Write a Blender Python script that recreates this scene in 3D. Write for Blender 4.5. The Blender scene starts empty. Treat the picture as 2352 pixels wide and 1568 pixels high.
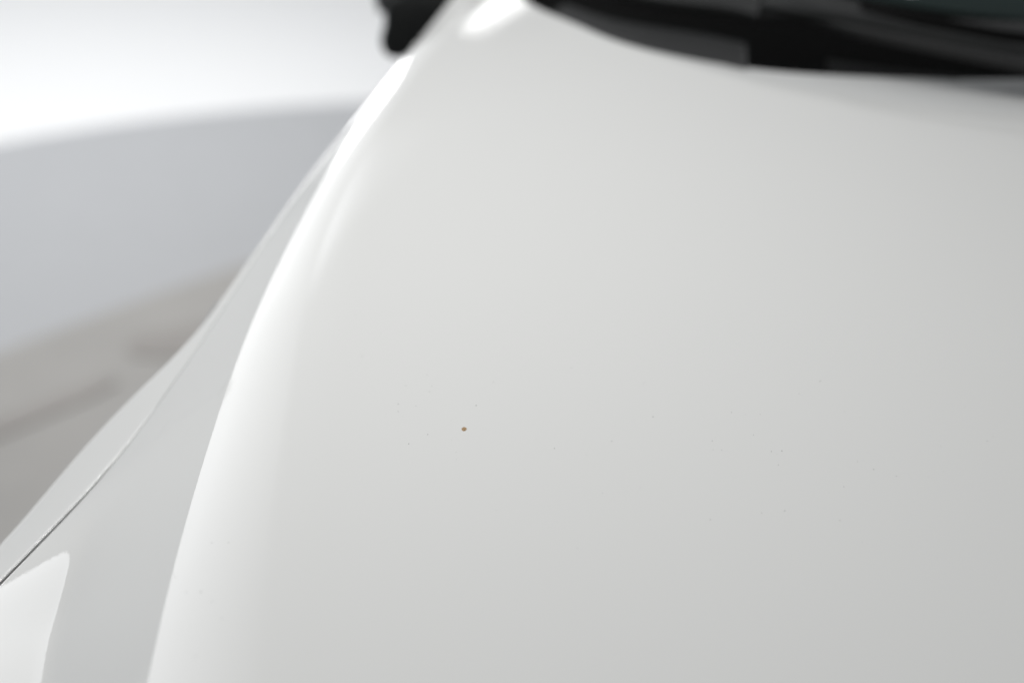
import bpy, math, random
import numpy as np
from mathutils import Vector, Matrix, noise

random.seed(4)
SC = bpy.context.scene
COL = SC.collection

# ------------------------------------------------------------------ camera
CAM = np.array([0.0, 0.0, 1.354])
PITCH = math.radians(27.0)
LENS, SENS = 50.0, 36.0
cam_d = bpy.data.cameras.new("camera")
cam = bpy.data.objects.new("camera", cam_d)
COL.objects.link(cam)
cam.location = CAM
cam.rotation_euler = (math.pi / 2 - PITCH, 0, 0)
cam_d.lens = LENS
cam_d.sensor_width = SENS
cam_d.clip_start = 0.02
cam_d.clip_end = 200
cam_d.dof.use_dof = True
cam_d.dof.focus_distance = 0.80
cam_d.dof.aperture_fstop = 2.6
SC.camera = cam

# ------------------------------------------------------------------ world, colour management
world = bpy.data.worlds.new("World")
SC.world = world
world.use_nodes = True
wn = world.node_tree.nodes
wn["Background"].inputs[0].default_value = (0.97, 0.99, 1.0, 1)
wn["Background"].inputs[1].default_value = 0.24
SC.view_settings.view_transform = 'Standard'
SC.view_settings.look = 'None'
SC.view_settings.exposure = 0.0
SC.view_settings.gamma = 1.0


def area(name, loc, target, sx, sy, power, col=(1, 1, 1), soft=None):
    d = bpy.data.lights.new(name, 'AREA')
    d.shape = 'RECTANGLE'
    d.size, d.size_y = sx, sy
    d.energy = power
    d.color = col
    o = bpy.data.objects.new(name, d)
    COL.objects.link(o)
    o.location = loc
    v = Vector(target) - Vector(loc)
    o.rotation_euler = v.to_track_quat('-Z', 'Y').to_euler()
    return o


# overhead softbox, long ceiling light box beside the car, added floor and glint lamps
area("overhead_lamp", (-0.13, 0.84, 1.94), (-0.12, 0.95, 0.95), 0.28, 0.28, 5.1, (1.0, 0.998, 0.985))
strip = area("ceiling_light_box", (-1.85, 4.15, 2.95), (-1.85, 4.15, 0.0), 2.8, 5.9, 158.0, (0.965, 0.98, 1.0))
strip.rotation_euler = (0, 0, 0)
area("added_floor_lamp", (-0.9, 4.0, 2.1), (-0.8, 4.0, 0.0), 0.5, 0.5, 16.0)  # added to brighten the white floor beyond the turntable
sp = area("added_glint_lamp", (-0.13, 5.2, 2.9), (-0.13, 5.2, 0), 0.13, 0.42, 1.3)  # added to set a highlight on the bonnet's rear corner
sp.rotation_euler = (0, 0, math.radians(-35))
strip.data.use_nodes = True
_n = strip.data.node_tree.nodes
_l = strip.data.node_tree.links
_g = _n.new("ShaderNodeNewGeometry")
_s = _n.new("ShaderNodeSeparateXYZ")
_r = _n.new("ShaderNodeMapRange")
_r.interpolation_type = 'LINEAR'
_l.new(_g.outputs["Parametric"], _s.inputs[0])
_l.new(_s.outputs["X"], _r.inputs["Value"])
_r.inputs["From Min"].default_value = 1.0
_r.inputs["From Max"].default_value = 0.44
_l.new(_r.outputs[0], _n["Emission"].inputs["Strength"])

# ------------------------------------------------------------------ geometry helpers
PW, PH = 2352.0, 1568.0
H0, SLOPE, Y0 = 0.95, 0.14, 0.79


def zh(y):
    return H0 + SLOPE * (y - Y0)


def ray(px, py):
    a = (px - PW / 2) / PW * SENS / LENS
    b = -(py - PH / 2) / PW * SENS / LENS
    c, s = math.cos(PITCH), math.sin(PITCH)
    return np.array([a, c + b * s, -s + b * c])


def on_hood(px, py, dz=0.0):
    """point at height dz over the sloping bonnet datum seen at (px, py)"""
    d = ray(px, py)
    t = (zh(CAM[1]) + dz - CAM[2]) / (d[2] - SLOPE * d[1])
    return CAM + d * t


def at_y(px, py, y):
    d = ray(px, py)
    return CAM + d * ((y - CAM[1]) / d[1])


def mesh_obj(name, verts, faces, mat, parent=None, smooth=True, label=None, kind=None):
    me = bpy.data.meshes.new(name)
    me.from_pydata([tuple(map(float, v)) for v in verts], [], faces)
    me.update()
    if smooth:
        me.polygons.foreach_set("use_smooth", [True] * len(me.polygons))
    me.materials.append(mat)
    o = bpy.data.objects.new(name, me)
    COL.objects.link(o)
    if parent is not None:
        o.parent = parent
    if label:
        o["label"] = label
    if kind:
        o["kind"] = kind
    return o


def grid_faces(nr, nc, off=0):
    f = []
    for i in range(nr - 1):
        for j in range(nc - 1):
            a = off + i * nc + j
            f.append((a, a + 1, a + nc + 1, a + nc))
    return f


def spline(xs, ys):
    """natural cubic spline -> function, linear outside"""
    xs, ys = np.array(xs, float), np.array(ys, float)
    n = len(xs)
    h = np.diff(xs)
    A = np.eye(n)
    r = np.zeros(n)
    for i in range(1, n - 1):
        A[i, i - 1], A[i, i], A[i, i + 1] = h[i - 1], 2 * (h[i - 1] + h[i]), h[i]
        r[i] = 6 * ((ys[i + 1] - ys[i]) / h[i] - (ys[i] - ys[i - 1]) / h[i - 1])
    M = np.linalg.solve(A, r)

    def f(x):
        i = int(min(max(np.searchsorted(xs, x) - 1, 0), n - 2))
        if x < xs[0]:
            s = (ys[1] - ys[0]) / h[0] - h[0] * (2 * M[0] + M[1]) / 6
            return ys[0] + s * (x - xs[0])
        if x > xs[-1]:
            s = (ys[-1] - ys[-2]) / h[-1] + h[-1] * (M[-2] + 2 * M[-1]) / 6
            return ys[-1] + s * (x - xs[-1])
        a, b = (xs[i + 1] - x), (x - xs[i])
        hh = h[i]
        return (M[i] * a ** 3 + M[i + 1] * b ** 3) / (6 * hh) + (ys[i] / hh - M[i] * hh / 6) * a + (ys[i + 1] / hh - M[i + 1] * hh / 6) * b
    return f


# ------------------------------------------------------------------ materials
def mat(name):
    m = bpy.data.materials.new(name)
    m.use_nodes = True
    return m, m.node_tree, m.node_tree.nodes["Principled BSDF"]


def bump(nt, p, scale, dist, strength=1.0, detail=2.0, stretch=(1, 1, 1), which="Normal"):
    tc = nt.nodes.new("ShaderNodeTexCoord")
    mp = nt.nodes.new("ShaderNodeMapping")
    mp.inputs["Scale"].default_value = stretch
    nz = nt.nodes.new("ShaderNodeTexNoise")
    nz.inputs["Scale"].default_value = scale
    nz.inputs["Detail"].default_value = detail
    b = nt.nodes.new("ShaderNodeBump")
    b.inputs["Strength"].default_value = strength
    b.inputs["Distance"].default_value = dist
    nt.links.new(tc.outputs["Object"], mp.inputs[0])
    nt.links.new(mp.outputs[0], nz.inputs["Vector"])
    nt.links.new(nz.outputs["Fac"], b.inputs["Height"])
    nt.links.new(b.outputs[0], p.inputs[which])
    return nz


def simple(name, col, rough=0.5, coat=0.0, noise_scale=None, noise_dist=0.0005, var=0.0):
    m, nt, p = mat(name)
    p.inputs["Base Color"].default_value = (*col, 1)
    p.inputs["Roughness"].default_value = rough
    p.inputs["Coat Weight"].default_value = coat
    if noise_scale:
        nz = bump(nt, p, noise_scale, noise_dist)
        if var:
            mx = nt.nodes.new("ShaderNodeMixRGB")
            mx.inputs[1].default_value = (*[c * (1 - var) for c in col], 1)
            mx.inputs[2].default_value = (*[min(1, c * (1 + var)) for c in col], 1)
            nt.links.new(nz.outputs["Fac"], mx.inputs[0])
            nt.links.new(mx.outputs[0], p.inputs["Base Color"])
    return m


PAINT, nt, p = mat("white_paint")
p.inputs["Base Color"].default_value = (0.808, 0.807, 0.793, 1)
p.inputs["Roughness"].default_value = 0.5
p.inputs["Specular IOR Level"].default_value = 0.0
p.inputs["Coat Weight"].default_value = 1.0
p.inputs["Coat Roughness"].default_value = 0.03
p.inputs["Coat IOR"].default_value = 1.5
bump(nt, p, 300.0, 0.000026, detail=1.0, which="Coat Normal")

SEALER_SHADE = simple("grey_primer_gap_shade", (0.34, 0.34, 0.34), 0.8, noise_scale=300, noise_dist=0.0002)
BLACK = simple("black_plastic", (0.012, 0.013, 0.013), 0.55, noise_scale=900, noise_dist=0.0003)
DARK = simple("charcoal_plastic", (0.018, 0.0185, 0.019), 0.65, noise_scale=900, noise_dist=0.0003)
GLOSSB = simple("gloss_black", (0.012, 0.012, 0.014), 0.25, 0.4, noise_scale=40, noise_dist=0.00005)
RUBBER = simple("black_rubber", (0.002, 0.002, 0.002), 0.9, noise_scale=600, noise_dist=0.0002)
RUST = simple("rusty_primer", (0.43, 0.28, 0.145), 0.75, noise_scale=2500, noise_dist=0.0001, var=0.35)
DUST = simple("dark_dust", (0.36, 0.36, 0.35), 0.9, noise_scale=2000, noise_dist=0.0001)
FLOOR = simple("white_floor_paint", (0.86, 0.86, 0.86), 0.45, noise_scale=30, noise_dist=0.0004, var=0.02)
for _m in (RUBBER, BLACK):
    _m.node_tree.nodes["Principled BSDF"].inputs["Specular IOR Level"].default_value = 0.15
WALL = simple("grey_wall_paint", (0.74, 0.76, 0.78), 0.8, noise_scale=60, noise_dist=0.0006, var=0.03)
TABLE = simple("grey_turntable_paint", (0.435, 0.44, 0.45), 0.5, noise_scale=14, noise_dist=0.0003, var=0.03)
FLOOR_SHADE = simple("brown_grey_shade", (0.378, 0.364, 0.346), 0.7, noise_scale=5, noise_dist=0.001, var=0.10)
DEEP_SHADE = simple("dark_brown_shade", (0.355, 0.335, 0.317), 0.9, noise_scale=9, noise_dist=0.002, var=0.12)

GLASS, nt, p = mat("dark_glass")
p.inputs["Base Color"].default_value = (0.020, 0.033, 0.032, 1)
p.inputs["Roughness"].default_value = 0.03
bump(nt, p, 3.0, 0.0001)

# ------------------------------------------------------------------ setting
def box(name, lo, hi, m, kind=None, label=None, parent=None, bev=0.0):
    x0, y0, z0 = lo
    x1, y1, z1 = hi
    v = [(x0, y0, z0), (x1, y0, z0), (x1, y1, z0), (x0, y1, z0), (x0, y0, z1), (x1, y0, z1), (x1, y1, z1), (x0, y1, z1)]
    f = [(0, 3, 2, 1), (4, 5, 6, 7), (0, 1, 5, 4), (1, 2, 6, 5), (2, 3, 7, 6), (3, 0, 4, 7)]
    o = mesh_obj(name, v, f, m, parent, smooth=False, label=label, kind=kind)
    if bev:
        b = o.modifiers.new("b", 'BEVEL')
        b.width = bev
        b.segments = 2
    return o


box("floor", (-7, -5, -0.1), (7, 9.4, 0), FLOOR, kind="structure")
box("wall", (-7, 9.4, 0), (7, 9.6, 3.2), WALL, kind="structure")
box("wall", (-7.2, -5, 0), (-7.0, 9.6, 3.2), WALL, kind="structure")

# round photo turntable the car stands on: grey disc, a few centimetres proud of the white floor
TC, TR, TH = (-0.163, 1.989), 2.2545, 0.03
v = []
for r, z in [(0.0, TH), (0.4, TH), (1.2, TH), (TR - .02, TH), (TR - .006, TH - .002), (TR, TH - .008), (TR, 0.0)]:
    for q in range(160):
        t = 2 * math.pi * q / 160
        v.append((TC[0] + r * math.cos(t), TC[1] + r * math.sin(t), z))
f = [(a * 160 + q, a * 160 + (q + 1) % 160, (a + 1) * 160 + (q + 1) % 160, (a + 1) * 160 + q)[::-1] for a in range(6) for q in range(160)]
mesh_obj("turntable", v, f, TABLE, kind="structure")


def on_floor(px, py, z=0.0):
    d = ray(px, py)
    return CAM + d * ((z - CAM[2]) / d[2])


def shade_sheet(name, outline, z, th, m, label, cat):  # thin sheet that carries floor shade in its colour
    P = [on_floor(px, py, z) for px, py in outline]
    n = len(P)
    c = sum(P) / n
    o = [c + (p - c) * 0.985 for p in P]
    v = [(*p[:2], z) for p in P] + [(*p[:2], z + th * .7) for p in P] + [(*p[:2], z + th) for p in o]
    f = [(a * n + q, a * n + (q + 1) % n, (a + 1) * n + (q + 1) % n, (a + 1) * n + q)[::-1] for a in range(2) for q in range(n)]
    f.append(tuple(2 * n + q for q in range(n))[::-1])
    ob = mesh_obj(name, v, f, m, smooth=False)
    ob["label"], ob["category"] = label, cat
    return ob


shade_sheet("floor_shade", [(-500, 1010), (-200, 890), (0, 812), (150, 755), (350, 682), (575, 604), (900, 560), (900, 1300), (-200, 1700), (-500, 1500)], TH, .006, FLOOR_SHADE, "large thin sheet painted as brown-grey shade beside the white car", "shade")  # the car's soft shade on the turntable, put into the sheet's colour
shade_sheet("shade_strip", [(-400, 1120), (-150, 1020), (0, 962), (120, 915), (215, 878), (262, 868), (270, 878), (235, 902), (140, 945), (0, 1005), (-150, 1070), (-400, 1180)], TH + .0065, .004, DEEP_SHADE, "long strip painted as a darker band within the brown-grey shade", "shade_band")  # darker bands of the same shade, also painted as thin sheets
shade_sheet("shade_patch", [(288, 800), (300, 780), (340, 768), (420, 752), (520, 726), (620, 700), (620, 790), (480, 812), (380, 824), (310, 820)], TH + .0065, .004, DEEP_SHADE, "small patch painted as darker shade next to the car's wing", "shade_band")

# ------------------------------------------------------------------ the car
car = bpy.data.objects.new("white_car", None)
COL.objects.link(car)
car.location = (0, 0, 0)
car["label"] = "glossy white car bonnet and wing with a rust-brown stone chip in the paint"
car["category"] = "car"

# feature curves of the bonnet, traced as points on its own sloping surface
L2pts = [(575, 1750, 0), (590, 1568, 0), (612, 1300, 0), (650, 1000, 0), (690, 750, 0), (745, 540, 0), (804, 400, 0), (892, 240, 0), (1006, 90, 0), (1096, 0, 0)]
L1pts = [(300, 1750, -.010), (340, 1568, -.010), (400, 1310, -.010), (470, 1060, -.010), (560, 800, -.010), (690, 520, -.010), (790, 337, -.010), (868, 214, -.010), (938, 125, -.010), (1000, 62, -.010), (1062, -2, -.010)]
Gpts = [(-400, 1760, -.080), (0, 1340, -.078), (230, 1100, -.065), (390, 890, -.050), (480, 760, -.040), (570, 620, -.034), (720, 400, -.032), (855, 232, -.027), (960, 96, -.021), (1020, 20, -.016)]


def curve_fn(pts):
    P = np.array([on_hood(*q) for q in pts])
    o = np.argsort(P[:, 1])
    P = P[o]
    return spline(P[:, 1], P[:, 0]), spline(P[:, 1], P[:, 2] - np.array([zh(y) for y in P[:, 1]]))


xL2, _ = curve_fn(L2pts)
xL1, _ = curve_fn(L1pts)
xG, zG = curve_fn(Gpts)
# rear edge of the bonnet
Rpts = [(1125, -80), (1200, -4), (1290, 42), (1400, 88), (1550, 128), (1720, 157), (1900, 172), (2100, 180), (2352, 182), (2600, 182)]
Rp = np.array([on_hood(*q, -0.004) for q in Rpts])
yR = spline(Rp[:, 0], Rp[:, 1])
XR = 1.15
YF = 0.05


def sstep(a, b, x):
    t = min(max((x - a) / (b - a), 0), 1)
    return t * t * (3 - 2 * t)


# the soft bend running across the rear corner
Bp = np.array([on_hood(*q) for q in [(700, 620), (790, 440), (900, 335), (1100, 222), (1300, 150), (1600, 60), (2000, -40)]])
yBow = spline(Bp[:, 0], Bp[:, 1])


def top(x, y):
    """main bonnet skin, height over the datum"""
    z = -0.035 * max(0, x - 0.1) ** 2 - 0.01 * (y - 0.8) ** 2
    d = y - yBow(x)
    w = 0.06
    sp = w * math.log1p(math.exp(max(min(d / w, 40), -40)))
    z += -0.020 * sp * sstep(0.45, 0.0, x)
    z -= 0.0029 * sstep(-.09, .07, d) * sstep(0.22, -0.04, x)
    # rear lip turned down, growing towards the middle
    e = yR(x) - y
    wl = 0.18 * sstep(0.05, 0.45, x)
    if wl > 0.001 and e < wl:
        s = (wl - e) / wl
        z -= 0.19 * wl * (s * s / 2 / .35 if s < .35 else s - .175)
    return z


for _ in range(12):      # settle the rear edge on the curved skin
    dzs = [top(q[0], yR(q[0])) for q in Rp]
    Rp = np.array([on_hood(*q, d) for q, d in zip(Rpts, dzs)])
    yR = spline(Rp[:, 0], Rp[:, 1])


def kink(y):
    return .015 + .045 * sstep(.54, .75, y)


def hood_point(seg, t, y):
    a, b, c = xG(y), xL1(y), xL2(y)
    a = min(a, b - 0.009)
    if seg == 2:
        x = c + t * (XR - c)
        z = top(x, y)
        if t == 0:
            z += .00006
        if x > 0.95:
            z -= 0.6 * (x - 0.95) ** 2
        return np.array([x, y, zh(y) + z])
    w1 = c - b
    zc = top(c, y)
    drop = 0.13 * w1 * (1 - .6 * sstep(1.12, 1.28, y))
    if seg == 1:
        x = b + t * w1
        return np.array([x, y, zh(y) + zc - drop * (1 - t) ** 2 - kink(y) * w1 * (1 - t)])
    z1 = zc - drop - kink(y) * w1
    z0 = zG(y)
    W = b - a
    m = (z1 - z0) / W
    m1, m0 = 1.1 * m, 0.95 * m
    x = a + t * W
    h = (2 * t ** 3 - 3 * t * t + 1) * z0 + (t ** 3 - 2 * t * t + t) * W * m0 + (-2 * t ** 3 + 3 * t * t) * z1 + (t ** 3 - t * t) * W * m1
    A = .33 * (1 - sstep(.625, .76, y))
    if A > 0:
        tb = min(max(.37 + (.672 - y) / .12 * .24, .2), .72)
        k = 110.0
        e1, e2 = -A * t, -A * tb * (1 - t) / (1 - tb)
        h += W * math.log(math.exp(k * e1) + math.exp(k * e2)) / k - W * math.log(1 + math.exp(-k * A * tb / (1 - tb))) / k * (1 - t)
    return np.array([x, y, zh(y) + h])


NS = 48
cols = [(0, t) for t in np.linspace(0, 1, NS)] + [(1, t) for t in np.linspace(0, 1, 22)[1:]] + [(2, t ** 1.25) for t in np.linspace(0, 1, 110)[1:]]
NV = 240
V = []
yend = {}
for seg, t in cols:      # where each column runs out at the rear edge
    a_, b_ = 0.5, 2.6
    for _ in range(26):
        m_ = (a_ + b_) / 2
        if m_ > yR(hood_point(seg, t, m_)[0]):
            b_ = m_
        else:
            a_ = m_
    yend[seg, t] = a_
for i in range(NV):
    v = i / (NV - 1)
    v = 1 - (1 - v) ** 1.15
    for seg, t in cols:
        y = YF + v * (yend[seg, t] - YF)
        V.append(hood_point(seg, t, y))
nc = len(cols)
F = grid_faces(NV, nc)
V = np.array(V)
# folded edges: rear, gap side, front
V = list(V)


def fold(idx, offs):
    global V, F
    prev = idx
    for off in offs:
        cur = []
        for k in idx:
            V.append(np.array(V[k]) + np.array(off))
            cur.append(len(V) - 1)
        for q in range(len(idx) - 1):
            F.append((prev[q], prev[q + 1], cur[q + 1], cur[q]))
        prev = cur


fold([(NV - 1) * nc + j for j in range(nc)], [(0, .0012, -.0008), (0, .002, -.002), (0, .002, -.012)])
fold([i * nc for i in range(NV)][::-1], [(-.0007, 0, -.0006), (-.001, 0, -.0018), (-.001, 0, -.014)])
fold([j for j in range(nc)][::-1], [(0, -.03, -.01), (0, -.07, -.05), (0, -.08, -.3)])
hood = mesh_obj("bonnet", V, F, PAINT, car)
# sharp crease on the ridge line
me = hood.data
ridge = NS - 1
for e in me.edges:
    a, b = e.vertices
    if a < NV * nc and b < NV * nc and a % nc == ridge and b % nc == ridge:
        e.use_edge_sharp = True

# ------------------------------------------------------------------ wing: narrow strip outside the gap, rolling over to the body side
rows = [  # gap side (px, py, dz), silhouette (px, py, dz)
    (-400, 1760, -.080, -400, 1670, -.094),
    (0, 1340, -.078, 0, 1268, -.091),
    (230, 1100, -.065, 212, 1022, -.078),
    (390, 890, -.050, 366, 856, -.061),
    (480, 760, -.040, 468, 748, -.049),
    (570, 620, -.034, 562, 616, -.041),
    (720, 400, -.032, 714, 397, -.038),
    (855, 232, -.027, 851, 230, -.032),
    (960, 96, -.021, 957, 95, -.027),
]
T = np.arange(len(rows), dtype=float)
GP = np.array([on_hood(*r[:3]) for r in rows])
SP = np.array([on_hood(*r[3:]) for r in rows])
fg = [spline(T, GP[:, c]) for c in range(3)]
fo = [spline(T, SP[:, c]) for c in range(3)]
NT = 170
tt = np.linspace(0, len(rows) - 1, NT)
NU = 14
V = []
for t in tt:
    a = np.array([f(t) for f in fg])
    b = np.array([f(t) for f in fo])
    gs_ = sstep(4.6, 1.5, t)
    gapw = .0028 * gs_ - .0025 * (1 - gs_)
    a = a + np.array([-gapw, 0, -.0008 - .003 * (1 - gs_)])
    b = b + np.array([-max(gapw, 0), 0, -.001])
    w = b - a
    for k in range(NU):
        u = k / (NU - 1)
        p = a + w * u
        V.append(p)
    rs = .1 + .5 * sstep(6.2, 4.2, t)
    for k in range(1, 9):   # quarter roll
        g = k / 8 * math.radians(72)
        V.append(b + rs * np.array([-.022 * math.sin(g) * .7, .022 * math.sin(g) * .5, -.022 * (1 - math.cos(g)) - .006 * k / 8]))
    V.append(b + np.array([-.020 * rs, .012 * rs, -.12]))
    V.append(b + np.array([-.012 * rs, .010 * rs, -.30]))
    V.append(b + np.array([.03, .0, -.62]))
nu = NU + 11
F = grid_faces(NT, nu)
fold([i * nu for i in range(NT)], [(.0005, 0, -.0006), (.0008, 0, -.002), (.0008, 0, -.016)])
wing = mesh_obj("front_wing", V, F, PAINT, car)
wing.data.materials.append(SEALER_SHADE)
for q in list(wing.data.polygons)[-2 * (NT - 1):]:
    if q.center.y < .90:
        q.material_index = 1  # grey here paints in the shade deep inside the gap

# door side behind the wing and dark underbody
v = []
for y in np.linspace(1.34, 3.6, 30):
    for dx, z in [(0.03, .96), (.005, .94), (0, .88), (-.005, .6), (.02, .30), (.06, .22)]:
        v.append((-.10 + dx + .02 * (y - 1.34), y, z))
mesh_obj("door", v, grid_faces(30, 6), PAINT, car)
box("underbody", (-.16, -.1, .16), (XR, 3.4, .30), RUBBER, parent=car)

# strip under the gap, its grey painting in the shade there
gv = []
for y in np.linspace(0.2, 0.92, 60):
    x, z = xG(y), zh(y) + zG(y)
    gv += [(x - .02, y, z - .017), (x + .02, y, z - .017)]
mesh_obj("gap_shade_strip", gv, grid_faces(60, 2), SEALER_SHADE, car)


# ------------------------------------------------------------------ scuttle, wipers, windscreen
def strip_between(name, low, high, m, parent=car, n=50, drop=0.02, sag=0.0):
    """closed slab between two 3-D curves (lists of points), thickness drop"""
    low, high = np.array(low), np.array(high)
    a = [spline(np.arange(len(low)), low[:, c]) for c in range(3)]
    b = [spline(np.arange(len(high)), high[:, c]) for c in range(3)]
    v = []
    K = 9
    for t in np.linspace(0, 1, n):
        A = np.array([f(t * (len(low) - 1)) for f in a])
        B = np.array([f(t * (len(high) - 1)) for f in b])
        for k in range(K):
            s = k / (K - 1)
            p = A * (1 - s) + B * s
            p[2] += sag * 4 * s * (1 - s)
            v.append(p)
        v.append(B - np.array([0, 0, drop]))
        v.append(A - np.array([0, 0, drop]))
        v.append(A)
    nc = K + 3
    f = grid_faces(n, nc)
    f.append(tuple(range(K + 2)))
    f.append(tuple((n - 1) * nc + q for q in range(K + 2))[::-1])
    o = mesh_obj(name, v, f, m, parent)
    return o


# black trough behind the bonnet
v = []
xs = np.linspace(-0.01, XR, 80)
for x in xs:
    y = yR(x)
    z = zh(y) + top(x, y)
    for dy, dz in [(-.03, -.03), (.0, -.05), (.05, -.06), (.15, -.055), (.35, -.04), (.9, -.0)]:
        v.append((x, y + dy, z + dz))
mesh_obj("scuttle_trough", v, grid_faces(80, 6), RUBBER, car)


def hp(pts, dz):
    return [on_hood(px, py, dz) for px, py in pts]


strip_between("seal_strip", hp([(1255, 50), (1400, 110), (1560, 150), (1716, 175)], -.012), hp([(1300, 10), (1420, 48), (1570, 72), (1712, 100)], -.010), DARK, sag=.004)
SEAL = simple("black_seal_rubber", (0.008, 0.008, 0.0085), 0.7, noise_scale=900, noise_dist=0.0003)
strip_between("seal_strip", hp([(1905, 190), (2050, 195), (2200, 200)], -.034), hp([(1898, 138), (2050, 160), (2200, 176)], -.034), SEAL, sag=.003)
strip_between("scuttle_panel", hp([(1330, -60), (1480, -8), (1646, 14), (1740, 34)], .012), hp([(1500, -150), (1600, -120), (1690, -95), (1752, -78)], .018), DARK, sag=.004, drop=.008)
strip_between("scuttle_panel", hp([(1752, 30), (1840, 30), (1880, 40), (1946, 62), (2051, 84), (2156, 106), (2352, 146), (2600, 200), (3000, 290)], .012), hp([(1752, -90), (1830, -50), (1880, -32), (1935, -8), (2022, 20), (2111, 40), (2352, 50), (2600, 60), (3000, 100)], .018), DARK, sag=.003, drop=.008)

# windscreen: lower edge follows the scuttle, then leans back
low = np.array(hp([(1100, -190), (1600, -90), (2000, 4), (2400, 56), (3000, 90), (3800, 100)], .010))
gs = [spline(np.arange(len(low)), low[:, c]) for c in range(3)]
v = []
for t in np.linspace(0, len(low) - 1, 60):
    p = np.array([f(t) for f in gs])
    for s in np.linspace(0, 1, 16):
        v.append(p + np.array([-.05 * s * (p[0] - .5), 0.80 * s, 0.33 * s + .02 * s * (1 - s)]))
glass = mesh_obj("windscreen", v, grid_faces(60, 16), GLASS, car)
so = glass.modifiers.new("s", 'SOLIDIFY')
so.thickness = 0.005

# wiper: arm and blade lying at the foot of the glass


def tube(name, pts, r, m, parent, seg=10, flat=1.0):
    pts = [Vector(p) for p in pts]
    v, f = [], []
    for i, p in enumerate(pts):
        d = (pts[min(i + 1, len(pts) - 1)] - pts[max(i - 1, 0)]).normalized()
        a = d.cross(Vector((0, 0, 1))).normalized()
        b = a.cross(d)
        rr = r[i] if isinstance(r, list) else r
        for k in range(seg):
            t = 2 * math.pi * k / seg
            v.append(p + a * math.cos(t) * rr + b * math.sin(t) * rr * flat)
    for i in range(len(pts) - 1):
        for k in range(seg):
            f.append((i * seg + k, i * seg + (k + 1) % seg, (i + 1) * seg + (k + 1) % seg, (i + 1) * seg + k))
    f.append(tuple(range(seg))[::-1])
    f.append(tuple((len(pts) - 1) * seg + k for k in range(seg)))
    return mesh_obj(name, v, f, m, parent)


arm = tube("wiper_arm", hp([(1752, 10), (1900, 35), (2080, 70), (2300, 108), (2600, 165)], .030), [.009, .007, .006, .005, .005], BLACK, car, flat=.6)
tube("wiper_blade", hp([(1980, 12), (2120, 48), (2300, 82), (2480, 105), (2800, 140)], .030), .005, RUBBER, arm)

# ------------------------------------------------------------------ door mirror
mirror = bpy.data.objects.new("door_mirror", None)
COL.objects.link(mirror)
mirror.parent = car


def shell(name, outline, y0, depth, m, parent, grow=1.0):
    """rounded shell from a front outline; sections swell then shrink towards the back"""
    P = [at_y(px, py, y0) for px, py in outline]
    n = len(P)
    f = [spline(np.arange(n + 3) - 1, [P[(i - 1) % n][c] for i in range(n + 3)]) for c in range(3)]
    ring = [np.array([g(t) for g in f]) for t in np.linspace(0, n, 72, endpoint=False)]
    c = sum(ring) / len(ring)
    v, fa = [], []
    prof = [(0.90, -.012), (0.96, -.008), (1.0, 0), (1.0, .25), (.97, .5), (.88, .75), (.70, .92), (.35, 1.0)]
    for s, q in prof:
        for p in ring:
            w = c + (p - c) * s
            v.append((w[0], y0 + (q * depth if q > 0 else q), w[2]))
    k = len(ring)
    for i in range(len(prof) - 1):
        for j in range(k):
            fa.append((i * k + j, i * k + (j + 1) % k, (i + 1) * k + (j + 1) % k, (i + 1) * k + j))
    fa.append(tuple(range(k))[::-1])
    fa.append(tuple((len(prof) - 1) * k + j for j in range(k)))
    return mesh_obj(name, v, fa, m, parent)


shell("mirror_base", [(884, 30), (882, 60), (874, 92), (884, 122), (905, 131), (930, 128), (962, 112), (1040, 110), (1160, 60), (1170, 10), (1000, -20), (900, -5)], 1.50, .10, BLACK, mirror)
shell("mirror_cap", [(866, 20), (874, 30), (960, 42), (1100, 40), (1180, 0), (1190, -160), (1050, -300), (880, -290), (835, -160), (850, -40)], 1.56, .14, GLOSSB, mirror)

# ------------------------------------------------------------------ stone chip and dust on the bonnet
from mathutils.bvhtree import BVHTree
bvh = BVHTree.FromPolygons([tuple(v.co) for v in hood.data.vertices], [tuple(q.vertices) for q in hood.data.polygons])


def skin(px, py):
    loc, n, i, d = bvh.ray_cast(Vector(CAM), Vector(ray(px, py)))
    if n is None:
        return None
    if n.z < 0:
        n = -n
    return loc, n


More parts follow.
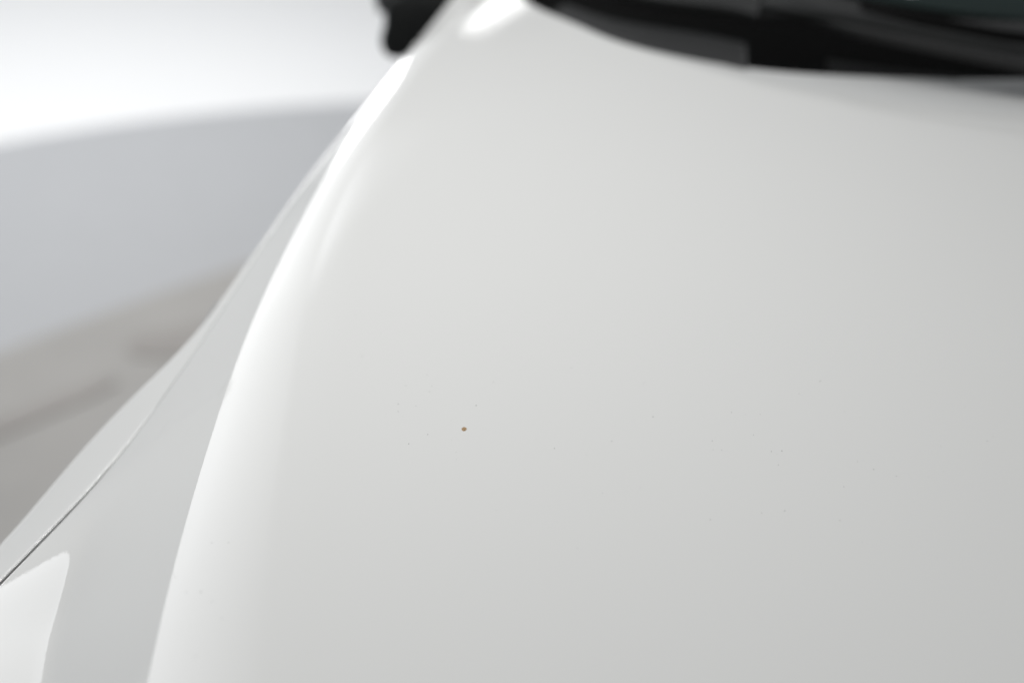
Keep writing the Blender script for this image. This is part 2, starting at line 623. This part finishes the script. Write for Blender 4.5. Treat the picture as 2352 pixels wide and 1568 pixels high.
def disc(c, n, r, rnd, rings, squash=1.0):
    ax = n.orthogonal().normalized()
    ay = n.cross(ax)
    k = 18
    rad = [r * (1 + rnd * random.uniform(-1, 1)) for _ in range(k)]
    v = []
    for fr, h in rings:
        for q in range(k):
            t = 2 * math.pi * q / k
            o2 = (ax * math.cos(t) + ay * math.sin(t) * squash) * rad[q] * fr
            v.append(c + Vector((o2.x, o2.y * 1.45, o2.z * 1.45)) + n * h)
    f = []
    for a in range(len(rings) - 1):
        for q in range(k):
            f.append((a * k + q, a * k + (q + 1) % k, (a + 1) * k + (q + 1) % k, (a + 1) * k + q))
    f.append(tuple((len(rings) - 1) * k + q for q in range(k)))
    return v, f


c, n = skin(1066, 985)
v, f = disc(c, n, .00105, .10, [(1.35, 0.00001), (1.12, .00010), (1.0, .00014), (.92, .00003), (.5, .00006), (.2, .00004)])
chip = mesh_obj("paint_chip", v, f, RUST, hood, label="tiny round rust-brown chip in the white paint")
c2, n2 = skin(1067, 987.5)
v, f = disc(c2 + n2 * .00006, n2, .00042, .2, [(1.0, 0), (.6, .00004)])
mesh_obj("paint_chip", v, f, simple("dark_rust", (.16, .11, .05), .8, noise_scale=3000), hood, label="darker rust spot at the lower rim of the chip")

K = .9408
D = []
for ox, oy, sc, pts in [
    (850, 850, .2976, [(1192, 278), (555, 472), (1050, 468), (667, 355), (685, 308), (470, 308), (410, 457), (410, 517), (652, 706), (497, 782), (1692, 820), (2163, 762), (1833, 162), (645, 220), (115, 62)]),
    (1550, 900, .404, [(467, 435), (472, 489), (525, 490), (717, 399), (825, 499), (888, 495), (868, 580), (1263, 712), (2128, 437), (1443, 607), (993, 152), (584, 262), (110, 290), (55, 85), (1120, 75), (1345, 560), (1580, 648), (767, 870), (455, 910), (905, 857), (1240, 915)]),
    (350, 1300, .234, [(890, 102), (315, 432), (337, 460), (447, 620), (600, 612), (713, 712), (545, 1290), (715, 105), (820, 890)]),
]:
    D += [((ox + x * sc) * K, (oy + y * sc) * K, 1.0) for x, y in pts]
for _ in range(70):
    D.append((random.uniform(620, 2340), random.gauss(1010, 190), random.uniform(.3, .6)))
V, F = [], []
for px, py, w in D:
    q = skin(px, py)
    if q is None:
        continue
    r = w * random.uniform(.00020, .00032)
    v, f = disc(q[0], q[1], r, .3, [(1.0, .00002), (.6, .00012 * w)], random.uniform(.5, 1))
    o = len(V)
    V += v
    F += [tuple(a + o for a in g) for g in f]
mesh_obj("dust_specks", V, F, DUST, hood, kind="stuff", label="fine dark dust specks on the white bonnet")
